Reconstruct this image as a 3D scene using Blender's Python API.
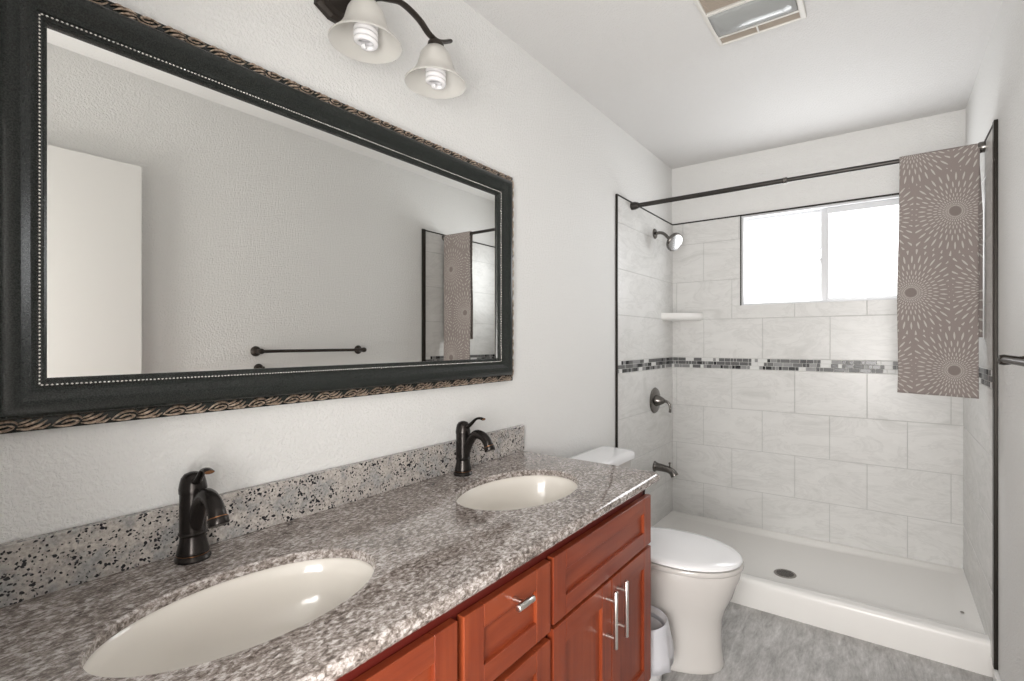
import bpy, bmesh, math, random
from mathutils import Vector, Matrix
from mathutils.geometry import tessellate_polygon
random.seed(7)
PI = math.pi
for o in list(bpy.data.objects):
    bpy.data.objects.remove(o)
S = bpy.context.scene
COL = S.collection

# ------------------------------------------------------------------ room measures (metres)
W = 1.524          # left wall (x=0) to right wall
D = 3.2246         # back wall
H = 2.4165         # ceiling
YT = 2.3876        # where the shower tile starts
ZT = 2.0316        # top of the tile
YE = 1.542         # far end of the counter
ZK = 0.821         # counter top
HALL = -1.6        # far end of the hall behind the camera

# ------------------------------------------------------------------ camera, world, lights, exposure
cam_d = bpy.data.cameras.new('camera')
cam_d.sensor_width = 36.0
cam_d.lens = 491.87 / 1024 * 36.0
cam_d.shift_x = -35.15 / 1024
cam_d.shift_y = 0.84 / 1024
cam_d.clip_start = 0.02
cam = bpy.data.objects.new('camera', cam_d)
cam.location = (1.1911, 0.0, 1.2496)
cam.rotation_euler = (PI / 2, 0, 0.60202)
COL.objects.link(cam)
S.camera = cam

world = bpy.data.worlds.new('world')
S.world = world
world.use_nodes = True
bg = world.node_tree.nodes['Background']
bg.inputs[0].default_value = (1.0, 0.985, 0.96, 1)
bg.inputs[1].default_value = 1.0


def area(name, loc, rot, sx, sy, power, color=(1, 1, 1), spread=None):
    l = bpy.data.lights.new(name, 'AREA')
    l.shape = 'RECTANGLE'; l.size = sx; l.size_y = sy
    l.energy = power; l.color = color
    if spread: l.spread = spread
    o = bpy.data.objects.new(name, l)
    o.location = loc; o.rotation_euler = rot
    COL.objects.link(o)
    return o


# added fill lamps out of view behind the doorway, to brighten the room
area('hall_fill', (1.15, -1.50, 1.25), (PI / 2 - 0.05, 0, 0.10), 1.0, 1.9, 49, (1.0, 0.975, 0.95))
area('bounce_fill', (1.18, -0.50, 1.05), (PI / 2 + 0.60, 0, 0.75), 0.6, 0.8, 26, (1.0, 0.975, 0.95))  # added lamp tilted up so its fill bounces off the ceiling
WINDOW_GLOW = 1.0      # the panes themselves
WINDOW_LIGHT = 2.9    # watts of daylight through each pane
VANITY_GLOW = 0.0

S.view_settings.view_transform = 'Standard'
S.view_settings.look = 'None'
S.view_settings.gamma = 1.0
S.view_settings.use_curve_mapping = False
S.view_settings.exposure = 0.33


# ------------------------------------------------------------------ material helpers
def new_mat(name, color=(0.8, 0.8, 0.8), rough=0.5, metal=0.0, spec=0.5, coat=0.0):
    m = bpy.data.materials.new(name)
    m.use_nodes = True
    b = m.node_tree.nodes['Principled BSDF']
    b.inputs['Base Color'].default_value = (*color, 1)
    b.inputs['Roughness'].default_value = rough
    b.inputs['Metallic'].default_value = metal
    b.inputs['Specular IOR Level'].default_value = spec
    b.inputs['Coat Weight'].default_value = coat
    b.inputs['Coat Roughness'].default_value = 0.08
    return m


class NT:
    def __init__(self, m):
        self.t = m.node_tree; self.n = self.t.nodes; self.l = self.t.links
        self.b = self.n['Principled BSDF']

    def add(self, kind, **kw):
        n = self.n.new(kind)
        for k, v in kw.items(): setattr(n, k, v)
        return n

    def link(self, a, b): self.l.new(a, b)

    def coords(self, scale=(1, 1, 1), rot=(0, 0, 0), kind='Object'):
        tc = self.add('ShaderNodeTexCoord'); mp = self.add('ShaderNodeMapping')
        mp.inputs['Scale'].default_value = scale; mp.inputs['Rotation'].default_value = rot
        self.link(tc.outputs[kind], mp.inputs[0])
        return mp.outputs[0]

    def noise(self, vec, scale, detail=4, rough=0.55, dist=0.0):
        n = self.add('ShaderNodeTexNoise')
        n.inputs['Scale'].default_value = scale; n.inputs['Detail'].default_value = detail
        n.inputs['Roughness'].default_value = rough; n.inputs['Distortion'].default_value = dist
        self.link(vec, n.inputs['Vector'])
        return n.outputs['Fac']

    def voronoi(self, vec, scale, out='Distance', feature='F1'):
        n = self.add('ShaderNodeTexVoronoi', feature=feature)
        n.inputs['Scale'].default_value = scale
        self.link(vec, n.inputs['Vector'])
        return n.outputs[out]

    def ramp(self, fac, stops, interp='LINEAR'):
        r = self.add('ShaderNodeValToRGB'); cr = r.color_ramp; cr.interpolation = interp
        while len(cr.elements) < len(stops): cr.elements.new(0.5)
        for e, (p, c) in zip(cr.elements, stops):
            e.position = p
            e.color = (*c, 1) if not isinstance(c, (int, float)) else (c, c, c, 1)
        self.link(fac, r.inputs[0])
        return r.outputs[0]

    def mix(self, fac, a, b, blend='MIX'):
        n = self.add('ShaderNodeMix', data_type='RGBA', blend_type=blend)
        for s, v in ((n.inputs[0], fac), (n.inputs[6], a), (n.inputs[7], b)):
            if isinstance(v, (int, float)): s.default_value = v
            elif isinstance(v, tuple): s.default_value = (*v, 1)
            else: self.link(v, s)
        return n.outputs[2]

    def math(self, op, a, b=None, c=None):
        n = self.add('ShaderNodeMath', operation=op)
        for k, v in enumerate((a, b, c)):
            if v is None: continue
            if isinstance(v, (int, float)): n.inputs[k].default_value = v
            else: self.link(v, n.inputs[k])
        return n.outputs[0]

    def bump(self, h, strength=0.2, dist=0.002):
        n = self.add('ShaderNodeBump')
        n.inputs['Strength'].default_value = strength; n.inputs['Distance'].default_value = dist
        self.link(h, n.inputs['Height'])
        self.link(n.outputs[0], self.b.inputs['Normal'])

    def color(self, c): self.link(c, self.b.inputs['Base Color'])


def wall_paint(name, color, strength):
    m = new_mat(name, color, 0.55, spec=0.35)
    t = NT(m); v = t.coords()
    a = t.noise(v, 120, 3, 0.6, 0.5); c = t.noise(v, 45, 2, 0.5, 0.6)
    h = t.math('ADD', t.ramp(a, [(0.38, 0.0), (0.62, 1.0)]), t.math('MULTIPLY', c, 0.8))
    t.bump(h, strength, 0.004)
    return m


M = {}
M['wall'] = wall_paint('textured_white_wall_paint', (0.77, 0.765, 0.75), 0.42)
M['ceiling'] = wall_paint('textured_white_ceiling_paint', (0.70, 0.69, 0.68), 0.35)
M['door'] = new_mat('white_door_paint', (0.70, 0.69, 0.67), 0.5)
M['trim_white'] = new_mat('white_trim_paint', (0.80, 0.79, 0.77), 0.35)
M['black_edge'] = new_mat('black_metal_edging', (0.028, 0.024, 0.020), 0.35, 0.6)
M['grout'] = new_mat('light_grey_grout', (0.50, 0.50, 0.49), 0.9)
M['grout_dark'] = new_mat('mosaic_grout', (0.62, 0.62, 0.60), 0.9)

m = new_mat('pale_marbled_tile', rough=0.27, spec=0.33); t = NT(m)
v = t.coords((1.0, 1.0, 2.6), (0.35, 0.25, 0.0))
n1 = t.noise(v, 3.2, 6, 0.62, 1.2); n2 = t.noise(v, 9.0, 5, 0.6, 0.8)
c = t.ramp(n1, [(0.33, (0.60, 0.597, 0.58)), (0.46, (0.695, 0.69, 0.675)), (0.50, (0.635, 0.63, 0.615)), (0.54, (0.70, 0.695, 0.68)), (0.8, (0.71, 0.705, 0.69))])
t.color(t.mix(0.10, c, t.ramp(n2, [(0.35, (0.5, 0.49, 0.47)), (0.6, (0.85, 0.84, 0.82))])))
M['tile'] = m

for nm, colr, ro in (('mosaic_black', (0.018, 0.018, 0.02), 0.25), ('mosaic_grey', (0.105, 0.105, 0.105), 0.38),
                     ('mosaic_silver', (0.25, 0.25, 0.25), 0.4), ('mosaic_white', (0.68, 0.68, 0.67), 0.4)):
    M[nm] = new_mat(nm, colr, ro)

# brown grey granite of the counter
m = new_mat('brown_grey_granite', rough=0.045, spec=0.6); t = NT(m)
v = t.coords((1.0, 0.62, 1.0), (0, 0, 0.5))
a = t.noise(v, 150, 6, 0.75, 0.4); b_ = t.noise(v, 20, 3, 0.5); e = t.voronoi(v, 170, 'Color')
sep = t.add('ShaderNodeSeparateColor'); t.link(e, sep.inputs[0])
f = t.math('ADD', a, t.math('MULTIPLY', t.math('SUBTRACT', b_, 0.5), 0.22))
f = t.math('ADD', f, t.math('MULTIPLY', t.math('SUBTRACT', sep.outputs[0], 0.5), 0.14))
c = t.ramp(f, [(0.33, (0.08, 0.064, 0.056)), (0.43, (0.19, 0.158, 0.138)), (0.50, (0.30, 0.258, 0.235)), (0.57, (0.45, 0.405, 0.38)), (0.67, (0.70, 0.66, 0.64))])
t.color(c)
M['granite'] = m

# speckled pinkish granite of the splash
m = new_mat('speckled_pink_grey_granite', rough=0.12, spec=0.5); t = NT(m)
v = t.coords()
base = t.ramp(t.noise(v, 30, 4, 0.6), [(0.35, (0.40, 0.395, 0.385)), (0.5, (0.52, 0.475, 0.44)), (0.65, (0.60, 0.555, 0.515))])
fine = t.ramp(t.noise(v, 170, 3, 0.6), [(0.35, (0.62, 0.62, 0.62)), (0.65, (1, 1, 1))])
c = t.mix(1.0, base, fine, 'MULTIPLY')
warp = t.add('ShaderNodeVectorMath', operation='ADD'); nz = t.add('ShaderNodeTexNoise'); nz.inputs['Scale'].default_value = 90
t.link(v, nz.inputs['Vector'])
sc = t.add('ShaderNodeVectorMath', operation='SCALE'); sc.inputs['Scale'].default_value = 0.010
t.link(nz.outputs['Color'], sc.inputs[0]); t.link(v, warp.inputs[0]); t.link(sc.outputs[0], warp.inputs[1])
d1 = t.voronoi(warp.outputs[0], 150, 'Distance'); cl = t.noise(v, 60, 3, 0.6)
spots = t.ramp(t.math('ADD', d1, t.math('MULTIPLY', t.math('SUBTRACT', 0.55, cl), 1.6)), [(0.33, 1.0), (0.42, 0.0)])
c = t.mix(spots, c, (0.018, 0.018, 0.022))
d2 = t.voronoi(warp.outputs[0], 70, 'Distance')
c = t.mix(t.math('MULTIPLY', t.ramp(d2, [(0.13, 1.0), (0.22, 0.0)]), 0.7), c, (0.13, 0.13, 0.14))
t.color(c)
M['speckled'] = m

# cherry wood
def wood(name, dark, light, axis):
    m = new_mat(name, rough=0.32, spec=0.35, coat=0.08); t = NT(m)
    sc_ = {'z': (1, 1, 0.06), 'y': (1, 0.06, 1)}[axis]
    v = t.coords(sc_)
    g = t.noise(v, 34, 5, 0.6, 0.4)
    gg = t.noise(t.coords(), 3.5, 3, 0.5)
    t.color(t.ramp(t.math('ADD', t.math('MULTIPLY', g, 0.6), t.math('MULTIPLY', gg, 0.4)), [(0.32, dark), (0.68, light)]))
    return m


M['cherry'] = wood('cherry_wood_vertical_grain', (0.165, 0.024, 0.010), (0.32, 0.066, 0.022), 'z')
M['cherry_rail'] = wood('cherry_wood_horizontal_grain', (0.165, 0.024, 0.010), (0.32, 0.066, 0.022), 'y')
M['cherry_dark'] = new_mat('cherry_carcass', (0.11, 0.012, 0.008), 0.4)
M['nickel'] = new_mat('brushed_nickel', (0.72, 0.70, 0.67), 0.28, 1.0)
M['china'] = new_mat('white_vitreous_china', (0.60, 0.575, 0.55), 0.08, spec=0.5)
M['bisque'] = new_mat('bisque_basin_china', (0.82, 0.78, 0.72), 0.12, spec=0.5)
M['lid'] = new_mat('white_seat_plastic', (0.88, 0.88, 0.89), 0.12)
M['acrylic'] = new_mat('white_acrylic_pan', (0.84, 0.825, 0.80), 0.25)
M['plastic'] = new_mat('white_bin_plastic', (0.80, 0.79, 0.80), 0.35)
M['bronze'] = new_mat('oil_rubbed_bronze', (0.030, 0.026, 0.024), 0.26, 0.75)
m = M['bronze_edge'] = new_mat('worn_bronze_edge', (0.22, 0.105, 0.05), 0.3, 0.9)
M['fixture'] = new_mat('dark_bronze_fixture', (0.035, 0.028, 0.023), 0.35, 0.5)
M['pewter'] = new_mat('dark_pewter_metal', (0.17, 0.16, 0.15), 0.22, 1.0)
M['chrome'] = new_mat('chrome_face', (0.48, 0.48, 0.48), 0.2, 1.0)
M['rod'] = new_mat('dark_bronze_rod', (0.05, 0.046, 0.042), 0.35, 0.7)
M['glass_mirror'] = new_mat('silvered_mirror_glass', (0.83, 0.83, 0.81), 0.0, 1.0)
M['drain'] = new_mat('drain_steel', (0.30, 0.28, 0.26), 0.35, 0.9)
M['hole'] = new_mat('dark_slot', (0.01, 0.01, 0.01), 0.8)
M['vinyl'] = new_mat('white_window_vinyl', (0.70, 0.705, 0.72), 0.35)
M['fan'] = new_mat('white_fan_plastic', (0.68, 0.66, 0.62), 0.4)
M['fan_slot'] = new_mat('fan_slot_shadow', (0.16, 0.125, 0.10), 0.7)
M['fan_lens'] = new_mat('grey_lens_plastic', (0.34, 0.35, 0.345), 0.15)
M['bulb'] = new_mat('white_bulb_glass', (0.86, 0.85, 0.86), 0.15)
M['liner'] = new_mat('translucent_bin_liner', (0.80, 0.80, 0.84), 0.3)
NT(M['liner']).b.inputs['Transmission Weight'].default_value = 0.25

m = new_mat('black_frame_lacquer', (0.020, 0.023, 0.021), 0.24, spec=0.38); t = NT(m)
v = t.coords(); n = t.noise(v, 420, 2, 0.6)
t.color(t.ramp(n, [(0.40, (0.010, 0.012, 0.011)), (0.62, (0.026, 0.030, 0.027))]))
t.bump(n, 0.10, 0.001)
M['frame'] = m
m = new_mat('antiqued_bronze_ornament', rough=0.38, metal=0.55); t = NT(m)
v = t.coords(); n = t.noise(v, 150, 3, 0.6)
t.color(t.ramp(n, [(0.34, (0.10, 0.07, 0.05)), (0.48, (0.40, 0.30, 0.225)), (0.7, (0.62, 0.51, 0.42))]))
M['ornament'] = m
M['bead'] = new_mat('silver_bead', (0.80, 0.78, 0.74), 0.25, 0.8)

# frosted bell shades
m = new_mat('frosted_alabaster_glass', (0.83, 0.81, 0.77), 0.30); t = NT(m)
t.b.inputs['Transmission Weight'].default_value = 0.0
tr = t.add('ShaderNodeBsdfTranslucent'); tr.inputs[0].default_value = (0.86, 0.85, 0.82, 1)
tp = t.add('ShaderNodeBsdfTransparent')
mx = t.add('ShaderNodeMixShader'); mx.inputs[0].default_value = 0.42
t.link(t.b.outputs[0], mx.inputs[1]); t.link(tr.outputs[0], mx.inputs[2])
mx2 = t.add('ShaderNodeMixShader'); mx2.inputs[0].default_value = 0.28
t.link(mx.outputs[0], mx2.inputs[1]); t.link(tp.outputs[0], mx2.inputs[2])
t.link(mx2.outputs[0], t.n['Material Output'].inputs[0])
M['shade'] = m

# frosted window pane with daylight behind it
m = new_mat('daylit_frosted_pane', (0.85, 0.86, 0.87), 0.3); t = NT(m)
t.b.inputs['Emission Color'].default_value = (0.97, 0.985, 1.0, 1)
t.b.inputs['Emission Strength'].default_value = WINDOW_GLOW
M['pane'] = m

# grey blotchy vinyl plank floor
m = new_mat('grey_marbled_vinyl_floor', rough=0.42); t = NT(m)
v = t.coords((3.2, 0.8, 1.0))
n1 = t.noise(v, 8, 8, 0.66, 0.5); n2 = t.noise(v, 34, 6, 0.7, 0.3)
f = t.math('ADD', t.math('MULTIPLY', n1, 0.6), t.math('MULTIPLY', n2, 0.4))
c = t.ramp(f, [(0.34, (0.25, 0.24, 0.23)), (0.46, (0.38, 0.37, 0.36)), (0.54, (0.47, 0.46, 0.45)), (0.66, (0.62, 0.61, 0.60))])
t.color(c); t.bump(n2, 0.08, 0.001)
M['floor'] = m

# towel: taupe with bursts of pale dashes
def towel_material():
    m = new_mat('taupe_dandelion_cloth', rough=0.9, spec=0.15); t = NT(m)
    tc = t.add('ShaderNodeTexCoord'); sp = t.add('ShaderNodeSeparateXYZ')
    t.link(tc.outputs['UV'], sp.inputs[0])
    # every burst of the print is listed as (u, v) in metres across and down the cloth
    cents = BURSTS
    masks = []
    nz = t.math('MULTIPLY', t.math('SUBTRACT', t.noise(tc.outputs['UV'], 6, 2), 0.5), 0.012)
    def polar(cu, cv):
        x = t.math('ADD', t.math('SUBTRACT', sp.outputs[0], cu), nz); y = t.math('SUBTRACT', sp.outputs[1], cv)
        r = t.math('SQRT', t.math('ADD', t.math('MULTIPLY', x, x), t.math('MULTIPLY', y, y)))
        th = t.math('DIVIDE', t.math('ARCTAN2', y, x), 2 * PI)
        return r, th
    rmin = None; thm = None; r2 = None
    for cu, cv in cents:
        r, th = polar(cu, cv)
        if rmin is None: rmin, thm = r, th; r2 = t.math('ADD', r, 5.0)
        else:
            k = t.math('LESS_THAN', r, rmin)
            inv = t.math('SUBTRACT', 1.0, k)
            thm = t.math('ADD', t.math('MULTIPLY', k, th), t.math('MULTIPLY', inv, thm))
            r2 = t.math('MINIMUM', r2, t.math('MAXIMUM', r, rmin))
            rmin = t.math('MINIMUM', r, rmin)
    # rings grow outwards: ring number = log of the radius
    lg = t.math('MULTIPLY', t.math('LOGARITHM', t.math('DIVIDE', rmin, 0.0200), math.e), 3.9)
    k = t.math('FLOOR', lg); fr = t.math('FRACT', lg)
    N = 36
    odd = t.math('MULTIPLY', t.math('MODULO', t.math('ADD', k, 20.0), 2.0), 0.5)
    fa = t.math('ABSOLUTE', t.math('SUBTRACT', t.math('FRACT', t.math('ADD', t.math('MULTIPLY', t.math('ADD', thm, 1.0), N), odd)), 0.5))
    rad = t.math('ABSOLUTE', t.math('SUBTRACT', fr, 0.5))
    # slender drops: width narrows toward both ends
    # dash half width 1.4-2.6 mm
    arc = t.math('MULTIPLY', fa, t.math('MULTIPLY', rmin, 2 * PI / N))
    wid = t.math('ADD', 0.0007, t.math('MULTIPLY', rmin, 0.0135))
    wid = t.math('MULTIPLY', wid, t.math('SUBTRACT', 1.15, t.math('MULTIPLY', t.math('MULTIPLY', rad, rad), 4.6)))
    m1 = t.math('LESS_THAN', arc, wid)
    m2 = t.math('LESS_THAN', rad, 0.44)
    m3 = t.math('GREATER_THAN', rmin, 0.0200)
    m4 = t.math('GREATER_THAN', t.math('SUBTRACT', r2, rmin), 0.010)
    mask = t.math('MULTIPLY', t.math('MULTIPLY', m1, m2), t.math('MULTIPLY', m3, m4))
    disc = t.math('LESS_THAN', rmin, 0.0180)
    base = t.mix(disc, (0.245, 0.208, 0.195), (0.19, 0.158, 0.147))
    weave = t.noise(tc.outputs['UV'], 900, 2)
    base = t.mix(0.12, base, t.ramp(weave, [(0.3, (0.15, 0.13, 0.12)), (0.7, (0.5, 0.46, 0.44))]))
    t.color(t.mix(mask, base, (0.46, 0.435, 0.40)))
    t.bump(weave, 0.15, 0.0006)
    return m


# ------------------------------------------------------------------ mesh helpers
class MB:
    """collects shapes; build() links them as one mesh object"""
    def __init__(self): self.bm = bmesh.new(); self.mi = 0

    def _tag(self, faces):
        for f in faces: f.material_index = self.mi

    def box(self, x0, y0, z0, x1, y1, z1, bev=0.0, seg=2):
        r = bmesh.ops.create_cube(self.bm, size=1.0)
        vs = r['verts']
        for v in vs:
            v.co = Vector(((x0 + x1) / 2 + v.co.x * (x1 - x0), (y0 + y1) / 2 + v.co.y * (y1 - y0), (z0 + z1) / 2 + v.co.z * (z1 - z0)))
        fs = list({f for v in vs for f in v.link_faces}); self._tag(fs)
        if bev > 0:
            es = list({e for v in vs for e in v.link_edges})
            rr = bmesh.ops.bevel(self.bm, geom=es, offset=bev, segments=seg, profile=0.5, affect='EDGES')
            self._tag(rr['faces'])
        return self

    def quad_grid(self, rows, closed=False, flip=False):
        """rows of equally many points -> faces"""
        vr = [[self.bm.verts.new(p) for p in row] for row in rows]
        fs = []
        n = len(rows[0])
        for a, b in zip(vr, vr[1:]):
            for i in range(n if closed else n - 1):
                j = (i + 1) % n
                q = (a[i], a[j], b[j], b[i])
                try: fs.append(self.bm.faces.new(q[::-1] if flip else q))
                except ValueError: pass
        self._tag(fs)
        return vr, fs

    def loft(self, rings, cap0=True, cap1=True):
        vr, fs = self.quad_grid(rings, closed=True)
        for ok, ring in ((cap0, vr[0]), (cap1, vr[-1])):
            if ok:
                try: self._tag([self.bm.faces.new(ring)])
                except ValueError: pass
        return self

    def tube(self, pts, rad, n=12, caps=True):
        pts = [Vector(p) for p in pts]
        if not hasattr(rad, '__len__'): rad = [rad] * len(pts)
        rings = []; up = None
        for i, p in enumerate(pts):
            if i == 0: d = pts[1] - p
            elif i == len(pts) - 1: d = p - pts[-2]
            else: d = (pts[i + 1] - p).normalized() + (p - pts[i - 1]).normalized()
            if d.length < 1e-9: d = Vector((0, 0, 1))
            d.normalize()
            if up is None:
                up = Vector((0, 0, 1)) if abs(d.z) < 0.9 else Vector((1, 0, 0))
            s = d.cross(up)
            if s.length < 1e-6: s = d.orthogonal()
            s.normalize(); up = s.cross(d).normalized()
            r = rad[i]
            ra, rb = (r if hasattr(r, '__len__') else (r, r))
            rings.append([p + s * (math.cos(2 * PI * k / n) * ra) + up * (math.sin(2 * PI * k / n) * rb) for k in range(n)])
        return self.loft(rings, caps, caps)

    def lathe(self, prof, center=(0, 0, 0), axis=(0, 0, 1), n=32, sx=1.0, sy=1.0, closed=False):
        """prof: list of (radius, height along axis)"""
        c = Vector(center); a = Vector(axis).normalized()
        if abs(a.z) > 0.99: u = Vector((1, 0, 0))
        else: u = a.cross(Vector((0, 0, 1))).normalized()
        w = a.cross(u)
        rings = []
        for r, h in prof:
            rr = max(r, 1e-5)
            rings.append([c + a * h + u * (math.cos(2 * PI * k / n) * rr * sx) + w * (math.sin(2 * PI * k / n) * rr * sy) for k in range(n)])
        return self.loft(rings, not closed, not closed)

    def ball(self, c, rx, ry=None, rz=None, sub=1):
        ry = ry or rx; rz = rz or rx
        r = bmesh.ops.create_icosphere(self.bm, subdivisions=sub, radius=1.0)
        for v in r['verts']: v.co = Vector((c[0] + v.co.x * rx, c[1] + v.co.y * ry, c[2] + v.co.z * rz))
        self._tag(list({f for v in r['verts'] for f in v.link_faces}))
        return self

    def prism(self, outline, z0, z1, bev=0.0):
        """outline: (x, y) loop, extruded in z"""
        b = [self.bm.verts.new((x, y, z0)) for x, y in outline]
        tp = [self.bm.verts.new((x, y, z1)) for x, y in outline]
        fs = [self.bm.faces.new(b[::-1]), self.bm.faces.new(tp)]
        n = len(b)
        for i in range(n): fs.append(self.bm.faces.new((b[i], b[(i + 1) % n], tp[(i + 1) % n], tp[i])))
        self._tag(fs)
        if bev:
            es = list({e for f in fs[:2] for e in f.edges})
            self._tag(bmesh.ops.bevel(self.bm, geom=es, offset=bev, segments=2, profile=0.5, affect='EDGES')['faces'])
        return self

    def build(self, name, mats, parent=None, smooth=False, angle=35, merge=False, origin=None):
        if merge: bmesh.ops.remove_doubles(self.bm, verts=self.bm.verts, dist=1e-5)
        bmesh.ops.recalc_face_normals(self.bm, faces=self.bm.faces)
        if smooth:
            for f in self.bm.faces: f.smooth = True
            lim = math.radians(angle)
            for e in self.bm.edges:
                if len(e.link_faces) == 2 and e.calc_face_angle(0) > lim: e.smooth = False
        base = Vector(origin) if origin else (Vector(parent.location) if parent is not None and parent.parent is None else Vector((0, 0, 0)))
        if parent is not None:
            q = parent; base = Vector((0, 0, 0))
            while q is not None: base += Vector(q.location); q = q.parent
            if origin: base = Vector((0, 0, 0)) + base
        me = bpy.data.meshes.new(name)
        if base.length > 0: bmesh.ops.translate(self.bm, verts=self.bm.verts, vec=-base)
        self.bm.to_mesh(me); self.bm.free()
        for mm in (mats if isinstance(mats, (list, tuple)) else [mats]): me.materials.append(mm)
        o = bpy.data.objects.new(name, me)
        COL.objects.link(o)
        if parent is not None: o.parent = parent
        else: o.location = base
        return o


def tag(o, label, cat, group=None, kind=None):
    o['label'] = label; o['category'] = cat
    if group: o['group'] = group
    if kind: o['kind'] = kind
    return o


def thing(name, label, cat, loc=(0, 0, 0), group=None):
    o = bpy.data.objects.new(name, None); COL.objects.link(o)
    o.location = loc; o.empty_display_size = 0.05
    return tag(o, label, cat, group)


def struct(o, label=None, cat=None):
    o['kind'] = 'structure'
    if label: o['label'] = label
    if cat: o['category'] = cat
    return o


def arc(c, r, a0, a1, n, plane='xz', y=0.0):
    out = []
    for i in range(n + 1):
        a = a0 + (a1 - a0) * i / n
        out.append((c[0] + r * math.cos(a), c[1] + r * math.sin(a)))
    return out


def bez(p, n=16):
    """Catmull-Rom through points"""
    p = [Vector(q) for q in p]; out = []
    q = [p[0] * 2 - p[1]] + p + [p[-1] * 2 - p[-2]]
    for i in range(1, len(q) - 2):
        for k in range(n):
            t_ = k / n
            a, b, c, d = q[i - 1], q[i], q[i + 1], q[i + 2]
            out.append(0.5 * ((2 * b) + (-a + c) * t_ + (2 * a - 5 * b + 4 * c - d) * t_ ** 2 + (-a + 3 * b - 3 * c + d) * t_ ** 3))
    out.append(p[-1])
    return out


# ------------------------------------------------------------------ ROOM SHELL
def shell():
    struct(MB().box(-0.12, HALL - 0.1, -0.08, W + 0.12, D + 0.14, 0.0).build('floor', M['floor']), 'grey marbled vinyl plank floor of the bathroom', 'floor')
    struct(MB().box(-0.12, HALL - 0.1, H, W + 0.12, D + 0.14, H + 0.08).build('ceiling', M['ceiling']), 'white textured ceiling with the exhaust fan', 'ceiling')
    struct(MB().box(-0.12, HALL - 0.1, 0, 0, D + 0.14, H).build('wall_left', M['wall']), 'white textured wall behind the mirror and vanity', 'wall')
    struct(MB().box(W, HALL - 0.1, 0, W + 0.12, D + 0.14, H).build('wall_right', M['wall']), 'white textured wall with the towel bar', 'wall')
    b = MB()   # back wall around the window opening
    b.box(0, D, 0, W, D + 0.14, 1.4735)
    b.box(0, D, ZT, W, D + 0.14, H)
    b.box(0, D, 1.4735, 0.4505, D + 0.14, ZT)
    b.box(1.35, D, 1.4735, W, D + 0.14, ZT)
    struct(b.build('wall_back', M['wall']), 'white wall behind the shower around the window', 'wall')
    b = MB()   # front wall with the doorway the camera looks through
    b.box(0, -0.13, 0, 0.66, -0.01, H)
    b.box(0.66, -0.13, 2.04, W, -0.01, H)
    struct(b.build('wall_front', M['wall']), 'white wall around the doorway', 'wall')
    struct(MB().box(0, HALL - 0.1, 0, W, HALL, H).build('wall_hall', M['wall']), 'white wall at the end of the hall beyond the doorway', 'wall')
    b = MB()
    b.box(W - 0.014, 0.80, 0, W, YT - 0.030, 0.075, 0.003)
    struct(b.build('baseboard_right', M['trim_white']), 'low white baseboard along the right wall', 'baseboard')


shell()

# ------------------------------------------------------------------ TILES
TH = 0.010
WZ = 1.4735
ROWS = [(0.080, 0.327), (0.327, 0.576), (0.576, 0.826), (0.826, 1.075), (1.1446, 1.392), (1.392, 1.641), (1.641, 1.890), (1.890, ZT)]
TWL = 0.3575
OFFS = [0.216, 0.037, 0.216, 0.037, 0.218, 0.037, 0.218, 0.080]
G = 0.0013


def tile_cells(length, offs, TWL=TWL):
    """yield (a0, a1, z0, z1) of each tile on a wall of a given length"""
    for (z0, z1), off in zip(ROWS, offs):
        a = off - TWL
        while a > 0: a -= TWL
        while a < length:
            lo, hi = max(a, 0), min(a + TWL, length)
            if hi - lo > 0.008: yield lo + (G if lo > 0 else 0), hi - (G if hi < length else 0), z0 + G, z1 - G
            a += TWL


def back_tiles():
    b = MB(); b.mi = 1
    wx0, wx1 = 0.4505, 1.35
    # grout bed, leaving the window free
    b.box(0, D - TH + 0.0015, 0.085, W, D, WZ)
    b.box(0, D - TH + 0.0015, WZ, wx0, D, ZT)
    b.box(wx1, D - TH + 0.0015, WZ, W, D, ZT)
    b.mi = 0
    for a0, a1, z0, z1 in tile_cells(W, OFFS):
        pieces = [(a0, a1, z0, z1)]
        if z1 > WZ:
            out = []
            for p in pieces:
                x0, x1, q0, q1 = p
                if x1 <= wx0 or x0 >= wx1: out.append(p); continue
                if q0 < WZ: out.append((x0, x1, q0, WZ))
                lo = max(q0, WZ)
                if x0 < wx0: out.append((x0, wx0, lo, q1))
                if x1 > wx1: out.append((wx1, x1, lo, q1))
            pieces = out
        for x0, x1, q0, q1 in pieces:
            if x1 - x0 > 0.004 and q1 - q0 > 0.004:
                b.box(x0, D - TH, q0, x1, D - 0.001, q1, 0.0012, 1)
    return struct(b.build('wall_back_tile', [M['tile'], M['grout']]), 'pale marbled rectangular tiles on the back wall of the shower', 'tiled wall')


def side_tiles(name, x0, x1, face, label):
    b = MB(); b.mi = 1
    L = D - TH - YT
    bx = (x0 + 0.0, x1 - 0.0015) if face > 0 else (x0 + 0.0015, x1)
    b.box(bx[0], YT, 0.085, bx[1], D - TH, ZT)
    b.mi = 0
    for a0, a1, z0, z1 in tile_cells(L, [1.0] * 8, 1.0):
        b.box(x0 if face > 0 else x0, D - TH - a1, z0, x1, D - TH - a0, z1, 0.0012, 1)
    return struct(b.build(name, [M['tile'], M['grout']]), label, 'tiled wall')


back_tiles()
side_tiles('wall_left_tile', 0.0, TH, 1, 'pale marbled tiles on the plumbing wall of the shower')
side_tiles('wall_right_tile', W - TH, W, -1, 'pale marbled tiles on the right wall of the shower')


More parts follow.
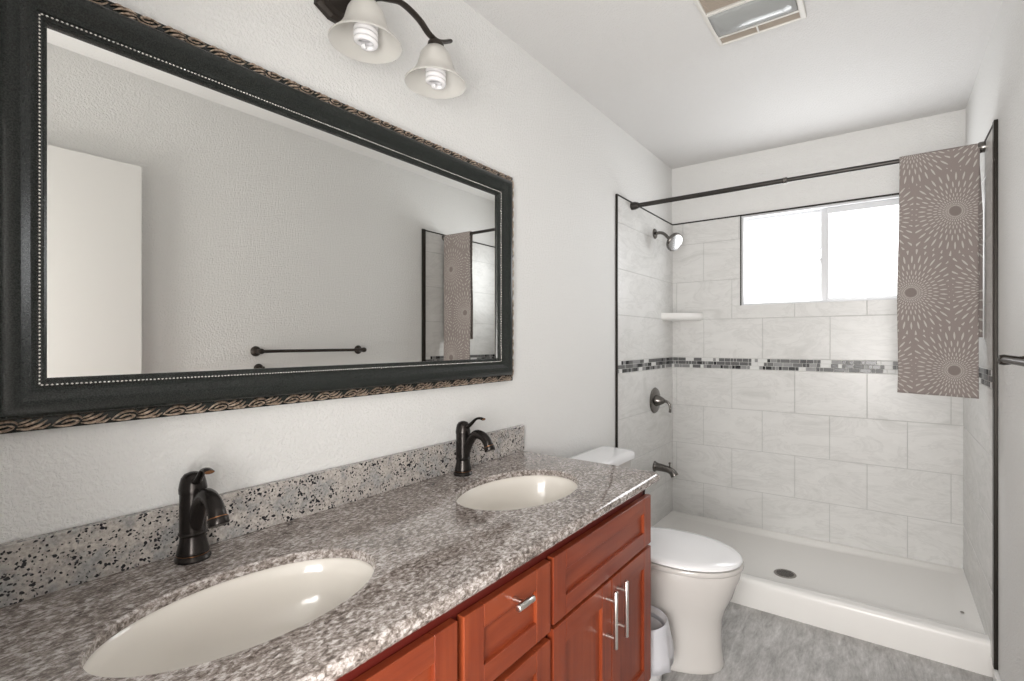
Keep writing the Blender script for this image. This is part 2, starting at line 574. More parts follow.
def mosaic(name, place, length, label):
    """three rows of small mixed bars between z 1.075 and 1.145"""
    rnd = random.Random(hash(name) % 1000 if False else len(name) * 13)
    b = MB(); mats = [M['grout_dark'], M['mosaic_black'], M['mosaic_grey'], M['mosaic_silver'], M['mosaic_white']]
    def put(a0, a1, z0, z1, d, mi):
        b.mi = mi
        b.box(*place(a0, a1, z0, z1, d), 0.0 if mi == 0 else 0.0008, 1)
    put(0, length, 1.075, 1.1446, TH - 0.001, 0)
    for r in range(3):
        z0 = 1.0775 + r * 0.0222; a = -rnd.random() * 0.04
        while a < length:
            w = rnd.choice([0.016, 0.016, 0.033, 0.050])
            lo, hi = max(a, 0.0), min(a + w, length)
            if hi - lo > 0.006:
                put(lo, hi, z0, z0 + 0.0200, TH + 0.001, rnd.choices([1, 2, 3, 4], [4.5, 5, 3, 3])[0])
            a += w + 0.0025
    return struct(b.build(name, mats), label, 'tile band')


mosaic('trim_1', lambda a0, a1, z0, z1, d: (a0, D - d, z0, a1, D - 0.0005, z1), W, 'band of small black grey and white mosaic bars on the back wall')
mosaic('trim_2', lambda a0, a1, z0, z1, d: (0.0005, D - TH - a1, z0, d, D - TH - a0, z1), D - TH - YT, 'band of mosaic bars on the plumbing wall')
mosaic('trim_3', lambda a0, a1, z0, z1, d: (W - d, D - TH - a1, z0, W - 0.0005, D - TH - a0, z1), D - TH - YT, 'band of mosaic bars on the right shower wall')


def edge(name, args, label):
    struct(MB().box(*args, 0.0015, 1).build(name, M['black_edge']), label, 'edge trim')


E1 = 0.012
edge('trim_4', (0, YT - 0.010, 0.02, E1, YT, ZT + 0.008), 'black metal edging running up the left wall beside the shower tile')
edge('trim_5', (W - E1, YT - 0.030, 0.075, W, YT, ZT + 0.012), 'black metal edging running up the right wall beside the shower tile')
edge('trim_6', (0, YT, ZT, E1, D, ZT + 0.008), 'thin black edging on top of the left shower tile')
edge('trim_7', (W - E1, YT, ZT, W, D, ZT + 0.008), 'thin black edging on top of the right shower tile')
edge('trim_8', (E1, D - E1, ZT, W - E1, D, ZT + 0.008), 'thin black edging on top of the back shower tile')
edge('trim_9', (0.4505 - 0.006, D - E1, WZ, 0.4505, D, ZT), 'thin black edging beside the window')

# ------------------------------------------------------------------ WINDOW
def window():
    r = thing('window_1', 'white sliding window with two frosted panes above the shower tile', 'window', (0.90, D + 0.05, WZ))
    r['kind'] = 'structure'
    x0, x1, z0, z1 = 0.4505, 1.35, WZ, ZT
    ya, yb = D - 0.004, D + 0.09
    b = MB()
    b.box(x0, ya, z0, x1, yb, z0 + 0.010, 0.002); b.box(x0, ya, z1 - 0.014, x1, yb, z1, 0.002)
    b.box(x0, ya, z0 + 0.010, x0 + 0.016, yb, z1 - 0.014, 0.002); b.box(x1 - 0.016, ya, z0 + 0.010, x1, yb, z1 - 0.014, 0.002)
    b.box(0.884, D + 0.030, z0 + 0.010, 0.915, D + 0.085, z1 - 0.014, 0.003)
    b.build('window_frame', M['vinyl'], r)
    for nm, (a0, a1, s, yy, bot, top) in {'l': (0.4665, 0.884, 0.010, D + 0.055, WZ + 0.010, ZT - 0.014), 'r': (0.915, 1.334, 0.018, D + 0.030, WZ + 0.010, ZT - 0.014)}.items():
        b = MB()
        rail_b = 0.006 if nm == 'l' else 0.016; rail_t = 0.014 if nm == 'l' else 0.034
        b.box(a0, yy - 0.012, bot, a1, yy + 0.012, bot + rail_b, 0.002); b.box(a0, yy - 0.012, top - rail_t, a1, yy + 0.012, top, 0.002)
        b.box(a0, yy - 0.012, bot + rail_b, a0 + s * 0.5, yy + 0.012, top - rail_t, 0.002); b.box(a1 - s * 0.5, yy - 0.012, bot + rail_b, a1, yy + 0.012, top - rail_t, 0.002)
        f = b.build('sash', M['vinyl'], r)
        MB().box(a0 + s * 0.4, yy - 0.003, bot + rail_b - 0.001, a1 - s * 0.4, yy + 0.003, top - rail_t + 0.001).build('pane', M['pane'], f)
        area('pane_daylight', ((a0 + a1) / 2, yy - 0.0045, (bot + rail_b + top - rail_t) / 2), (-PI / 2, 0, 0), a1 - a0 - s - 0.002, top - rail_t - bot - rail_b - 0.002, WINDOW_LIGHT, (0.96, 0.98, 1.0))
    b = MB().tube(bez([(0.880, D + 0.045, 1.715), (0.876, D + 0.030, 1.730), (0.870, D + 0.024, 1.745), (0.874, D + 0.022, 1.770), (0.884, D + 0.026, 1.798)], 5), 0.0038, 8)
    b.box(0.877, D + 0.028, 1.705, 0.890, D + 0.045, 1.732, 0.002)
    b.build('latch', M['vinyl'], r, True)


window()

# ------------------------------------------------------------------ MIRROR (frame profile swept round a mitred rectangle)
def mirror():
    y0, y1, z0, z1 = 0.121, 1.475, 1.100, 1.875
    r = thing('framed_mirror', 'large wall mirror in a wide black frame with carved bronze border above the vanity', 'mirror', (0.0, (y0 + y1) / 2, z0))
    def sweep(prof, mat, name, smooth=True):
        b = MB()
        cs = [(y0, z0, 1, 1), (y1, z0, -1, 1), (y1, z1, -1, -1), (y0, z1, 1, -1)]
        for i in range(4):
            a = cs[i]; c = cs[(i + 1) % 4]
            r0 = [(h, a[0] + a[2] * w, a[1] + a[3] * w) for w, h in prof]
            r1 = [(h, c[0] + c[2] * w, c[1] + c[3] * w) for w, h in prof]
            b.quad_grid([r0, r1])
        bmesh.ops.remove_doubles(b.bm, verts=b.bm.verts, dist=1e-5)
        return b.build(name, mat, r, smooth, 40)
    def bezp(pts, n=5): return [(v.x, v.y) for v in bez([(a, b_, 0) for a, b_ in pts], n)]
    crest = bezp([(0.0225, 0.028), (0.0245, 0.035), (0.030, 0.0405), (0.038, 0.0430), (0.047, 0.0415), (0.057, 0.0360), (0.066, 0.0300), (0.0725, 0.0270)], 5)
    prof = [(0.0, 0.0), (0.0, 0.017), (0.004, 0.0205), (0.021, 0.0215), (0.0222, 0.025)] + crest + [
        (0.0735, 0.0235), (0.0785, 0.0235), (0.0795, 0.0215), (0.0825, 0.0200), (0.0830, 0.0175), (0.0870, 0.0150), (0.0875, 0.0080)]
    sweep(prof, M['frame'], 'frame')
    # bead string
    b = MB()
    def rect_run(ins, step, put):
        ya, yb, za, zb = y0 + ins, y1 - ins, z0 + ins, z1 - ins
        for p, q in (((ya, za), (yb, za)), ((yb, za), (yb, zb)), ((yb, zb), (ya, zb)), ((ya, zb), (ya, za))):
            L = math.hypot(q[0] - p[0], q[1] - p[1]); n = max(1, round(L / step))
            for k in range(n):
                t_ = (k + 0.5) / n
                put(p[0] + (q[0] - p[0]) * t_, p[1] + (q[1] - p[1]) * t_, (q[0] - p[0]) / L, (q[1] - p[1]) / L, L / n, k)
    def bead(y, z, dy, dz, s, k):
        b.ball((0.0242, y, z), 0.0020, 0.0020 + 0.0006 * abs(dy), 0.0020 + 0.0006 * abs(dz), 1)
    rect_run(0.0760, 0.0062, bead)
    o = b.build('bead_strip', M['bead'], r, True, 80); o['label'] = 'silver bead string round the inner edge'
    # carved border: a curled shell then a spray of three leaves, over and over
    b = MB()
    def scroll(y, z, dy, dz, s, k):
        def P(u, v, h): return (0.0205 + h, y + dy * u * s * 0.5 - dz * v, z + dz * u * s * 0.5 + dy * v)
        def T(pts, rad): b.tube(bez([P(*q) for q in pts], 3), [rad[0] + (rad[1] - rad[0]) * math.sin(PI * i_ / ((len(pts) - 1) * 3)) for i_ in range((len(pts) - 1) * 3 + 1)], 6)
        # shell: a long loop with a hollow
        T([(-0.95, -0.006, 0.001), (-0.70, 0.003, 0.003), (-0.40, 0.0078, 0.004), (-0.10, 0.0065, 0.004), (0.02, 0.0010, 0.003)], (0.0009, 0.0026))
        T([(-0.90, -0.0065, 0.001), (-0.60, -0.0078, 0.003), (-0.30, -0.0060, 0.004), (-0.12, -0.0015, 0.005), (-0.32, 0.0020, 0.004)], (0.0008, 0.0026))
        T([(-0.66, -0.0040, 0.002), (-0.48, 0.0002, 0.004), (-0.30, 0.0008, 0.004)], (0.0008, 0.0020))
        # leaves
        T([(-0.02, -0.0060, 0.001), (0.30, -0.0070, 0.003), (0.62, -0.0030, 0.004), (0.90, 0.0050, 0.002)], (0.0008, 0.0030))
        T([(0.02, -0.0020, 0.002), (0.26, 0.0000, 0.004), (0.52, 0.0040, 0.004), (0.74, 0.0085, 0.001)], (0.0008, 0.0027))
        T([(0.04, 0.0030, 0.002), (0.22, 0.0055, 0.003), (0.42, 0.0088, 0.001)], (0.0008, 0.0022))
        T([(0.50, -0.0085, 0.001), (0.74, -0.0078, 0.003), (1.00, -0.0020, 0.002)], (0.0008, 0.0022))
    rect_run(0.0118, 0.078, scroll)
    o = b.build('carved_border', M['ornament'], r, True, 60); o['label'] = 'antiqued bronze scroll border on the outer edge'
    gi = 0.0835
    MB().box(0.004, y0 + gi, z0 + gi, 0.0095, y1 - gi, z1 - gi).build('mirror_glass', M['glass_mirror'], r)
    MB().box(0.0, y0 + 0.012, z0 + 0.012, 0.004, y1 - 0.012, z1 - 0.012).build('backing_board', M['cherry_dark'], r)


mirror()

# ------------------------------------------------------------------ VANITY
def handle_bar(parent, p0, p1, out, r=0.006, standoff=0.030, inset=0.028):
    """bar pull between p0 and p1 (on the face), standing off along +x"""
    b = MB()
    p0 = Vector(p0); p1 = Vector(p1); o = Vector((standoff, 0, 0)); d = (p1 - p0).normalized()
    b.tube([p0 + o, p0 + o + d * 0.001, p1 + o - d * 0.001, p1 + o], [r - 0.001, r, r, r - 0.001], 14)
    if (p1 - p0).length > 0.09:
        for q in (p0 + d * inset, p1 - d * inset): b.tube([q, q + o], 0.0042, 10)
    else:
        q = (p0 + p1) / 2; b.tube([q, q + o], 0.0048, 10)
    return b.build('handle', M['nickel'], parent, True, 50)


XF = 0.550   # face of the doors and drawers


def shaker(parent, name, y0, y1, z0, z1, stile, rail):
    """frame-and-panel front: stiles, rails and a recessed panel"""
    b = MB(); xb = XF - 0.019
    b.mi = 0
    b.box(xb, y0, z0, XF, y0 + stile, z1, 0.0015, 1); b.box(xb, y1 - stile, z0, XF, y1, z1, 0.0015, 1)
    b.mi = 1
    b.box(xb, y0 + stile, z0, XF - 0.0003, y1 - stile, z0 + rail, 0.0012, 1); b.box(xb, y0 + stile, z1 - rail, XF - 0.0003, y1 - stile, z1, 0.0012, 1)
    f = b.build(name, [M['cherry'], M['cherry_rail']], parent)
    MB().box(xb, y0 + stile, z0 + rail, XF - 0.009, y1 - stile, z1 - rail).build('panel', M['cherry'] if z1 - z0 > 0.3 else M['cherry_rail'], f)
    return f


def vanity():
    r = thing('vanity_cabinet', 'cherry red bathroom vanity cabinet with shaker doors and drawers under the granite counter', 'cabinet', (0.27, 0.78, 0))
    b = MB()
    xb, xe = 0.012, XF - 0.021
    ya, yb = 0.006, YE - 0.001
    b.box(xb, ya, 0.10, xe - 0.012, ya + 0.018, 0.765, 0.001, 1); b.box(xb, yb - 0.018, 0.10, xe, yb, 0.7905, 0.001, 1)
    b.box(xb, ya, 0.10, xe, yb, 0.118); b.box(xb, ya, 0.10, xb + 0.006, yb, 0.62)
    # face frame
    for z0, z1 in ((0.100, 0.135), (0.735, 0.7905)): b.box(xe - 0.019, ya, z0, xe, yb, z1)
    for y0, y1 in ((ya, 0.085), (0.630, 0.680), (0.928, 0.980), (yb - 0.035, yb)): b.box(xe - 0.0185, y0, 0.1003, xe - 0.0006, y1, 0.7902)
    for z in (0.556, ): b.box(xe - 0.0182, ya, z, xe - 0.0003, yb, z + 0.040)
    b.build('carcass', M['cherry_dark'], r)
    MB().box(0.03, ya + 0.02, 0.0, xe - 0.075, yb - 0.004, 0.10).build('toe_kick', M['cherry_dark'], r)
    MB().box(xb, yb - 0.001, 0.10, xe, yb + 0.0005, 0.7905).build('side_panel', M['cherry'], r)
    for y0, ys, y1 in ((0.960, 1.258, 1.5415), (0.064, 0.358, 0.646)):
        shaker(r, 'false_front', y0, y1, 0.582, 0.741, 0.056, 0.048)
        dl = shaker(r, 'door', y0, ys - 0.0015, 0.130, 0.572, 0.056, 0.056)
        handle_bar(dl, (XF, ys - 0.034, 0.402), (XF, ys - 0.034, 0.560), 1)
        dr = shaker(r, 'door', ys + 0.0015, y1, 0.130, 0.572, 0.056, 0.056)
        handle_bar(dr, (XF, ys + 0.034, 0.402), (XF, ys + 0.034, 0.562), 1)
    for z0, z1 in ((0.574, 0.739), (0.368, 0.556), (0.130, 0.350)):
        f = shaker(r, 'drawer', 0.662, 0.948, z0, z1, 0.056, 0.046)
        handle_bar(f, (XF, 0.783, z1 - 0.028), (XF, 0.835, z1 - 0.028), 1, 0.0075, 0.032)


vanity()

SINKS = [(0.322, 0.400, 0.142, 0.212), (0.308, 1.145, 0.152, 0.214)]   # centre x, y, half x, half y


def ell(c, dx=0.0, n=72):
    return [(c[0] + (c[2] + dx) * math.cos(2 * PI * k / n), c[1] + (c[3] + dx) * math.sin(2 * PI * k / n)) for k in range(n)]


def counter():
    b = MB()
    XN = 0.589
    def outline(d):
        # d = inset from the widest outline; far front corner rounded
        x0, x1, y0, y1 = 0.001, XN - d, 0.001, YE - d + 0.006
        R = 0.030
        pts = [(x0, y0), (x1, y0)]
        pts += [(x1 - R + R * math.cos(a), y1 - R + R * math.sin(a)) for a in [PI / 2 * k / 8 for k in range(9)]]
        pts += [(x0, y1)]
        return pts
    prof = []   # (inset, z): bullnose
    T = 0.030
    r = 0.0150
    for k in range(9):
        a = PI / 2 - PI * k / 8
        prof.append((r - r * math.cos(a), ZK - T / 2 + (T / 2) * math.sin(a)))
    rings = [[(x, y, z) for x, y in outline(d)] for d, z in prof]
    vr, _ = b.quad_grid(rings, closed=True)
    # top and bottom with sink holes
    for idx, (z, dz) in ((0, (ZK, 1)), (-1, (ZK - 0.018, -1))):
        outer = vr[idx]
        if dz < 0:      # step up from the laminated nose to the slab
            lip = [b.bm.verts.new((x, y, ZK - T)) for x, y in outline(0.045)]
            inn = [b.bm.verts.new((x, y, z)) for x, y in outline(0.046)]
            for A, B in ((outer, lip), (lip, inn)):
                for i in range(len(A)):
                    j = (i + 1) % len(A)
                    try: b.bm.faces.new((A[i], A[j], B[j], B[i]))
                    except ValueError: pass
            outer = inn
        loops = [outer]
        for c in SINKS:
            loops.append([b.bm.verts.new((x, y, z)) for x, y in ell(c, 0.003 if dz > 0 else 0.0)])
        tri = tessellate_polygon([[v.co for v in lp] for lp in loops])
        flat = [v for lp in loops for v in lp]
        for a_, b__, c_ in tri:
            try: b.bm.faces.new((flat[a_], flat[b__], flat[c_]))
            except ValueError: pass
        if dz > 0: tops = loops[1:]
        else: bots = loops[1:]
    for c, tl, bl in zip(SINKS, tops, bots):
        mid = [b.bm.verts.new((x, y, ZK - 0.003)) for x, y in ell(c, 0.0)]
        n = len(tl)
        for A, B in ((tl, mid), (mid, bl)):
            for i in range(n): b.bm.faces.new((A[i], A[(i + 1) % n], B[(i + 1) % n], B[i]))
    o = b.build('countertop', M['granite'], None, True, 40)
    tag(o, 'polished brown grey granite counter with two oval sink cutouts', 'countertop')
    o2 = MB().box(0.001, 0.001, ZK, 0.021, YE + 0.004, ZK + 0.0985, 0.0015, 2).build('backsplash', M['speckled'])
    tag(o2, 'speckled pinkish grey granite backsplash standing along the wall on the counter', 'backsplash')


counter()


def sink(c, label):
    r = thing('sink_basin', label, 'sink', (c[0], c[1], ZK - 0.19), 'undermount sinks in the granite counter')
    b = MB()
    zt_ = ZK - 0.0185
    inner = [(0.004, 0.0), (0.0, -0.006), (-0.004, -0.030), (-0.010, -0.060), (-0.020, -0.090), (-0.036, -0.113), (-0.060, -0.130), (-0.095, -0.139), (-0.122, -0.143)]
    rings = []
    n = 72
    def ring(off, z):
        k = max(c[2] + off, 0.004) ; l = max(c[3] + off * 1.32, 0.004)
        return [(c[0] + k * math.cos(2 * PI * q / n), c[1] + l * math.sin(2 * PI * q / n), z) for q in range(n)]
    rings = [ring(0.018, zt_ - 0.010), ring(0.018, zt_)] + [ring(o_, zt_ + z) for o_, z in inner]
    rings = [ring(-0.110, zt_ - 0.155), ring(-0.060, zt_ - 0.142), ring(-0.025, zt_ - 0.110), ring(0.002, zt_ - 0.050), ring(0.006, zt_ - 0.012)] + rings
    b.loft(rings)
    b.build('basin', M['bisque'], r, True, 50)
    b = MB()
    b.lathe([(0.012, 0.0), (0.024, 0.0), (0.026, 0.003), (0.022, 0.006), (0.014, 0.005), (0.006, 0.012), (0.0, 0.013)], (c[0], c[1], zt_ - 0.1445), n=28)
    b.build('drain_stopper', M['bronze'], r, True)


sink(SINKS[0], 'oval bisque undermount sink nearest the camera beside the lower left faucet')
sink(SINKS[1], 'oval bisque undermount sink at the far end of the counter near the toilet')


def faucet(x, y, label, lever_dir):
    z = ZK
    r = thing('bathroom_faucet', label, 'faucet', (x, y, z), 'dark bronze single handle faucets')
    b = MB()
    b.lathe([(0.0, 0.0), (0.0295, 0.0), (0.0305, 0.004), (0.028, 0.009), (0.0265, 0.011), (0.0275, 0.014), (0.0265, 0.020), (0.0225, 0.036), (0.0215, 0.048), (0.0238, 0.050), (0.0245, 0.053), (0.0225, 0.056),
             (0.0225, 0.090), (0.0222, 0.131), (0.0, 0.137)], (x, y, z), n=32)
    bd = b.build('body', M['bronze'], r, True, 30)
    for zz, rr in ((0.0128, 0.0279), (0.0530, 0.0236)):
        MB().lathe([(rr - 0.002, -0.0007), (rr, -0.0005), (rr, 0.0005), (rr - 0.002, 0.0007)], (x, y, z + zz), n=32).build('worn_ring', M['bronze_edge'], bd, True)
    b = MB()
    b.lathe([(0.0, 0.1315), (0.0232, 0.1315), (0.0238, 0.140), (0.0232, 0.143), (0.0222, 0.150), (0.0195, 0.161), (0.0145, 0.168), (0.006, 0.1715), (0.0, 0.172)], (x, y, z), n=32)
    lv = Vector((math.cos(lever_dir), math.sin(lever_dir), 0))
    base = Vector((x, y, z))
    P = [base + lv * a + Vector((0, 0, h)) for a, h in ((0.004, 0.155), (0.022, 0.157), (0.038, 0.168), (0.055, 0.182), (0.072, 0.187), (0.088, 0.185))]
    b.tube(bez(P, 5), [(0.0098 - 0.0030 * min(k / 12, 1) + 0.0022 * max(0, (k - 15) / 10), 0.0085 - 0.0045 * min(k / 14, 1)) for k in range(26)], 12)
    h = b.build('lever_handle', M['bronze'], r, True, 45)
    tip = base + lv * 0.088 + Vector((0, 0, 0.185))
    MB().tube([tip - lv * 0.002, tip + lv * 0.0015], [(0.0086, 0.0036), (0.0080, 0.0030)], 12).build('worn_tip', M['bronze_edge'], h, True)
    b = MB()
    # spout leaves the body low, climbs and curls over
    P = [(x + 0.006, y, z + 0.052), (x + 0.017, y, z + 0.082), (x + 0.034, y, z + 0.115), (x + 0.058, y, z + 0.135), (x + 0.086, y, z + 0.131), (x + 0.104, y, z + 0.115), (x + 0.111, y, z + 0.100)]
    pts = bez(P, 6); n = len(pts)
    b.tube(pts, [0.0128 + 0.0022 * k / n for k in range(n)], 18)
    b.build('spout', M['bronze'], r, True, 45)
    d = (Vector(P[-1]) - Vector(P[-2])).normalized(); e_ = Vector(P[-1])
    MB().tube([e_ - d * 0.005, e_ - d * 0.003, e_ + d * 0.009, e_ + d * 0.011], [0.0160, 0.0170, 0.0172, 0.0160], 20).build('aerator_ring', M['bronze'], r, True)
    MB().tube([e_ - d * 0.0042, e_ - d * 0.0026], [0.0171, 0.0171], 20).build('worn_ring', M['bronze_edge'], r, True)
    b = MB()
    b.tube([(x - 0.018, y, z + 0.062), (x - 0.030, y, z + 0.062)], 0.003, 8); b.ball((x - 0.033, y, z + 0.062), 0.0052, sub=2)
    b.build('lift_rod', M['bronze'], r, True)


faucet(0.066, 0.404, 'dark bronze faucet with a curled spout behind the near sink', -0.06)
faucet(0.069, 1.154, 'dark bronze faucet with a raised lever behind the far sink', 0.0)

# ------------------------------------------------------------------ VANITY LIGHT
def vanity_light():
    yc = 0.738
    r = thing('vanity_light', 'dark bronze wall light with frosted bell shades above the mirror', 'wall light', (0.0, yc, 2.1380))
    # octagonal stepped backplate
    b = MB()
    def octa(hy, hz, c, x): return [(x, 0.781 + a, 2.152 + q) for a, q in ((-hy + c, -hz), (hy - c, -hz), (hy, -hz + c * 0.5), (hy, hz - c * 0.5), (hy - c, hz), (-hy + c, hz), (-hy, hz - c * 0.5), (-hy, -hz + c * 0.5))]
    b.loft([octa(0.090, 0.068, 0.038, 0.0), octa(0.090, 0.068, 0.038, 0.012), octa(0.083, 0.061, 0.034, 0.020), octa(0.078, 0.056, 0.031, 0.022), octa(0.074, 0.052, 0.028, 0.032)])
    b.build('backplate', M['fixture'], r)
    XS = 0.148
    for dy in (0.0, 0.226):
        y = yc + dy
        b = MB()
        if dy:
            P = [(0.030, 0.800, 2.150), (0.085, 0.805, 2.150), (0.130, 0.818, 2.136), (XS, 0.848, 2.135), (XS, 0.902, 2.124), (XS, 0.938, 2.103), (XS, 0.966, 2.098), (XS, 0.992, 2.107), (XS, 1.018, 2.122)]
        else:
            P = [(0.030, 0.780, 2.150), (0.070, 0.775, 2.155), (0.110, 0.762, 2.150), (XS - 0.006, 0.748, 2.130), (XS, 0.739, 2.096)]
        pts = bez(P, 6)
        b.tube(pts, [(0.0115, 0.0060)] * len(pts), 12)
        b.build('arm', M['fixture'], r, True, 60)
        MB().lathe([(0.0, 0.016), (0.012, 0.016), (0.0215, 0.011), (0.0235, 0.0), (0.021, -0.010), (0.0, -0.010)], (XS, y, 2.079), n=24).build('socket_cap', M['fixture'], r, True)
        # bell shade, open below
        outer = [(0.021, 2.077), (0.029, 2.072), (0.037, 2.062), (0.0425, 2.052), (0.047, 2.036), (0.051, 2.021), (0.058, 2.007), (0.069, 1.993), (0.080, 1.982), (0.0850, 1.976)]
        inner = [(a - 0.0032, z_ - 0.001) for a, z_ in outer]
        prof = [(a, z_) for a, z_ in outer] + [(0.0842, 1.9735)] + inner[::-1]
        sh = MB().lathe([(a, z_) for a, z_ in prof], (XS, y, 0), n=48, closed=True).build('glass_shade', M['shade'], r, True, 60)
        b = MB()
        b.lathe([(0.0, 2.072), (0.017, 2.072), (0.0175, 2.050), (0.0275, 2.040), (0.0275, 2.026), (0.022, 2.020), (0.0, 2.020)], (XS, y, 0), n=24)
        bb = b.build('bulb_base', M['bulb'], r, True)
        b = MB(); pts = []
        for k in range(73):
            a = 2 * PI * k / 20; rr = 0.0225 if k < 64 else 0.0225 - 0.0022 * (k - 64)
            pts.append((XS + rr * math.cos(a), y + rr * math.sin(a), 2.018 - 0.0135 * k / 20))
        pts.append((XS, y, 1.969))
        b.tube(pts, 0.0066, 8)
        b.build('bulb_spiral', M['bulb'], bb, True, 80)


vanity_light()

# ------------------------------------------------------------------ EXHAUST FAN
def fan():
    x0, x1, y0, y1 = 0.655, 0.962, 1.640, 1.968
    z = H
    r = thing('exhaust_fan', 'square white ceiling exhaust fan with a grey lens between slotted grilles', 'exhaust fan', ((x0 + x1) / 2, (y0 + y1) / 2, H))
    b = MB(); t_ = 0.016
    # frame: borders and bars around the slots
    b.box(x0, y0, z - t_, x0 + 0.016, y1, z, 0.004); b.box(x1 - 0.020, y0, z - t_, x1, y1, z, 0.004)
    b.box(x0 + 0.012, y0, z - t_, x1 - 0.016, y0 + 0.010, z, 0.003); b.box(x0 + 0.012, y1 - 0.010, z - t_, x1 - 0.016, y1, z, 0.003)
    b.box(x0 + 0.012, 1.754, z - t_, x1 - 0.016, 1.764, z, 0.002); b.box(x0 + 0.012, 1.907, z - t_, x1 - 0.016, 1.917, z, 0.002)
    xm = (x0 + x1) / 2 - 0.005
    b.box(xm - 0.0025, 1.917, z - t_, xm + 0.0025, y1 - 0.010, z - 0.002); b.box(xm - 0.0025, y0 + 0.010, z - t_, xm + 0.0025, 1.754, z - 0.002)
    b.build('grille_frame', M['fan'], r)
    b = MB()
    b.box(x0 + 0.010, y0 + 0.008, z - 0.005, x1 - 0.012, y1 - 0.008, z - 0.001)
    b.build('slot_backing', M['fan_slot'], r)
    b = MB()
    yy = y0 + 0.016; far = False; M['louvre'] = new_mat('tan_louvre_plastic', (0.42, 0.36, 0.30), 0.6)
    while yy < 1.958:
        if yy > 1.746 and not far:
            b.build('louvre', M['louvre'], r); b = MB(); far = True
        if not (1.746 < yy < 1.920): b.box(x0 + 0.014, yy, z - 0.012, x1 - 0.018, yy + 0.0022, z - 0.005)
        yy += 0.0085
    b.build('louvre', M['louvre'], r)
    # bowed lens
    rows = []
    for i in range(13):
        u = i / 12; y = 1.764 + (1.907 - 1.764) * u
        rows.append([(x0 + 0.016 + (x1 - x0 - 0.036) * k / 16, y, z - 0.013 - 0.020 * math.sin(PI * u) ** 0.7 * min(1, 6 * min(k, 16 - k) / 16 + 0.2)) for k in range(17)])
    b = MB(); b.quad_grid(rows)
    o = b.build('lens', M['fan_lens'], r, True, 60)
    sm = o.modifiers.new('thickness', 'SOLIDIFY'); sm.thickness = 0.002; sm.offset = 0


fan()

# ------------------------------------------------------------------ SHOWER PAN
def shower_pan():
    x0, x1, y0, y1 = 0.011, W - 0.001, 2.438, D - 0.010
    r = thing('shower_pan', 'low white acrylic shower pan with a raised front curb', 'shower pan', ((x0 + x1) / 2, (y0 + y1) / 2, 0))
    b = MB()
    dc = Vector((0.773, 2.738))
    NX, NY = 60, 56
    xs = [x0 + (x1 - x0) * i / NX for i in range(NX + 1)]
    ys = []
    front = [0.0, 0.001, 0.003, 0.007, 0.012, 0.018]
    for a in front: ys.append(y0 + a)
    for i in range(1, NY + 1): ys.append(y0 + 0.018 + (y1 - y0 - 0.018) * i / NY)
    def sm(a, b_, v):
        t_ = min(1, max(0, (v - a) / (b_ - a))); return t_ * t_ * (3 - 2 * t_)
    rows = []
    for y in ys:
        row = []
        for x in xs:
            d = (Vector((x, y)) - dc).length
            fl = 0.070 + 0.026 * min(1.0, d / 0.8)
            # inner side of the curb and gentle rises at the walls
            k = 1 - sm(y0 + 0.055, y0 + 0.125, y)
            z = fl + (0.131 - fl) * k
            kb = sm(y1 - 0.055, y1 - 0.018, y); z = max(z, fl + (0.108 - fl) * kb)
            ks = max(1 - sm(x0 + 0.008, x0 + 0.050, x), sm(x1 - 0.050, x1 - 0.008, x)); z = max(z, fl + (0.110 - fl) * ks)
            if y < y0 + 0.018:
                u = (y0 + 0.018 - y) / 0.018
                z = 0.131 - 0.018 * (1 - math.sqrt(max(0, 1 - u * u)))
            row.append((x, y, z))
        rows.append(row)
    # front face down to the floor, slightly battered
    rows = [[(x, y0 + 0.006, 0.0) for x in xs], [(x, y0 - 0.002, 0.10) for x in xs]] + rows + [[(x, y1, 0.0) for x in xs]]
    vr, _ = b.quad_grid(rows)
    n = len(vr)
    b.bm.faces.new([vr[i][0] for i in range(n)][::-1]); b.bm.faces.new([vr[i][-1] for i in range(n)])
    b.bm.faces.new([v for v in vr[0]] + [v for v in vr[-1][::-1]])
    b.build('basin', M['acrylic'], r, True, 35)
    b = MB()
    b.lathe([(0.0, 0.0), (0.050, 0.0), (0.0525, 0.002), (0.050, 0.004), (0.044, 0.0035), (0.0, 0.0035)], (dc.x, dc.y, 0.0700), n=36)
    g = b.build('drain_cover', M['drain'], r, True)
    b = MB()
    for i in range(-3, 4):
        hw = math.sqrt(max(0.0, 0.040 ** 2 - (i * 0.011) ** 2))
        b.box(dc.x - hw, dc.y + i * 0.011 - 0.0022, 0.0733, dc.x + hw, dc.y + i * 0.011 + 0.0022, 0.0740)
    b.build('drain_slot', M['hole'], g)
    MB().lathe([(0.0, 0), (0.007, 0), (0.007, 0.0012), (0.0, 0.0012)], (1.462, 2.73, 0.0953), n=14).build('nick', M['drain'], r)


shower_pan()

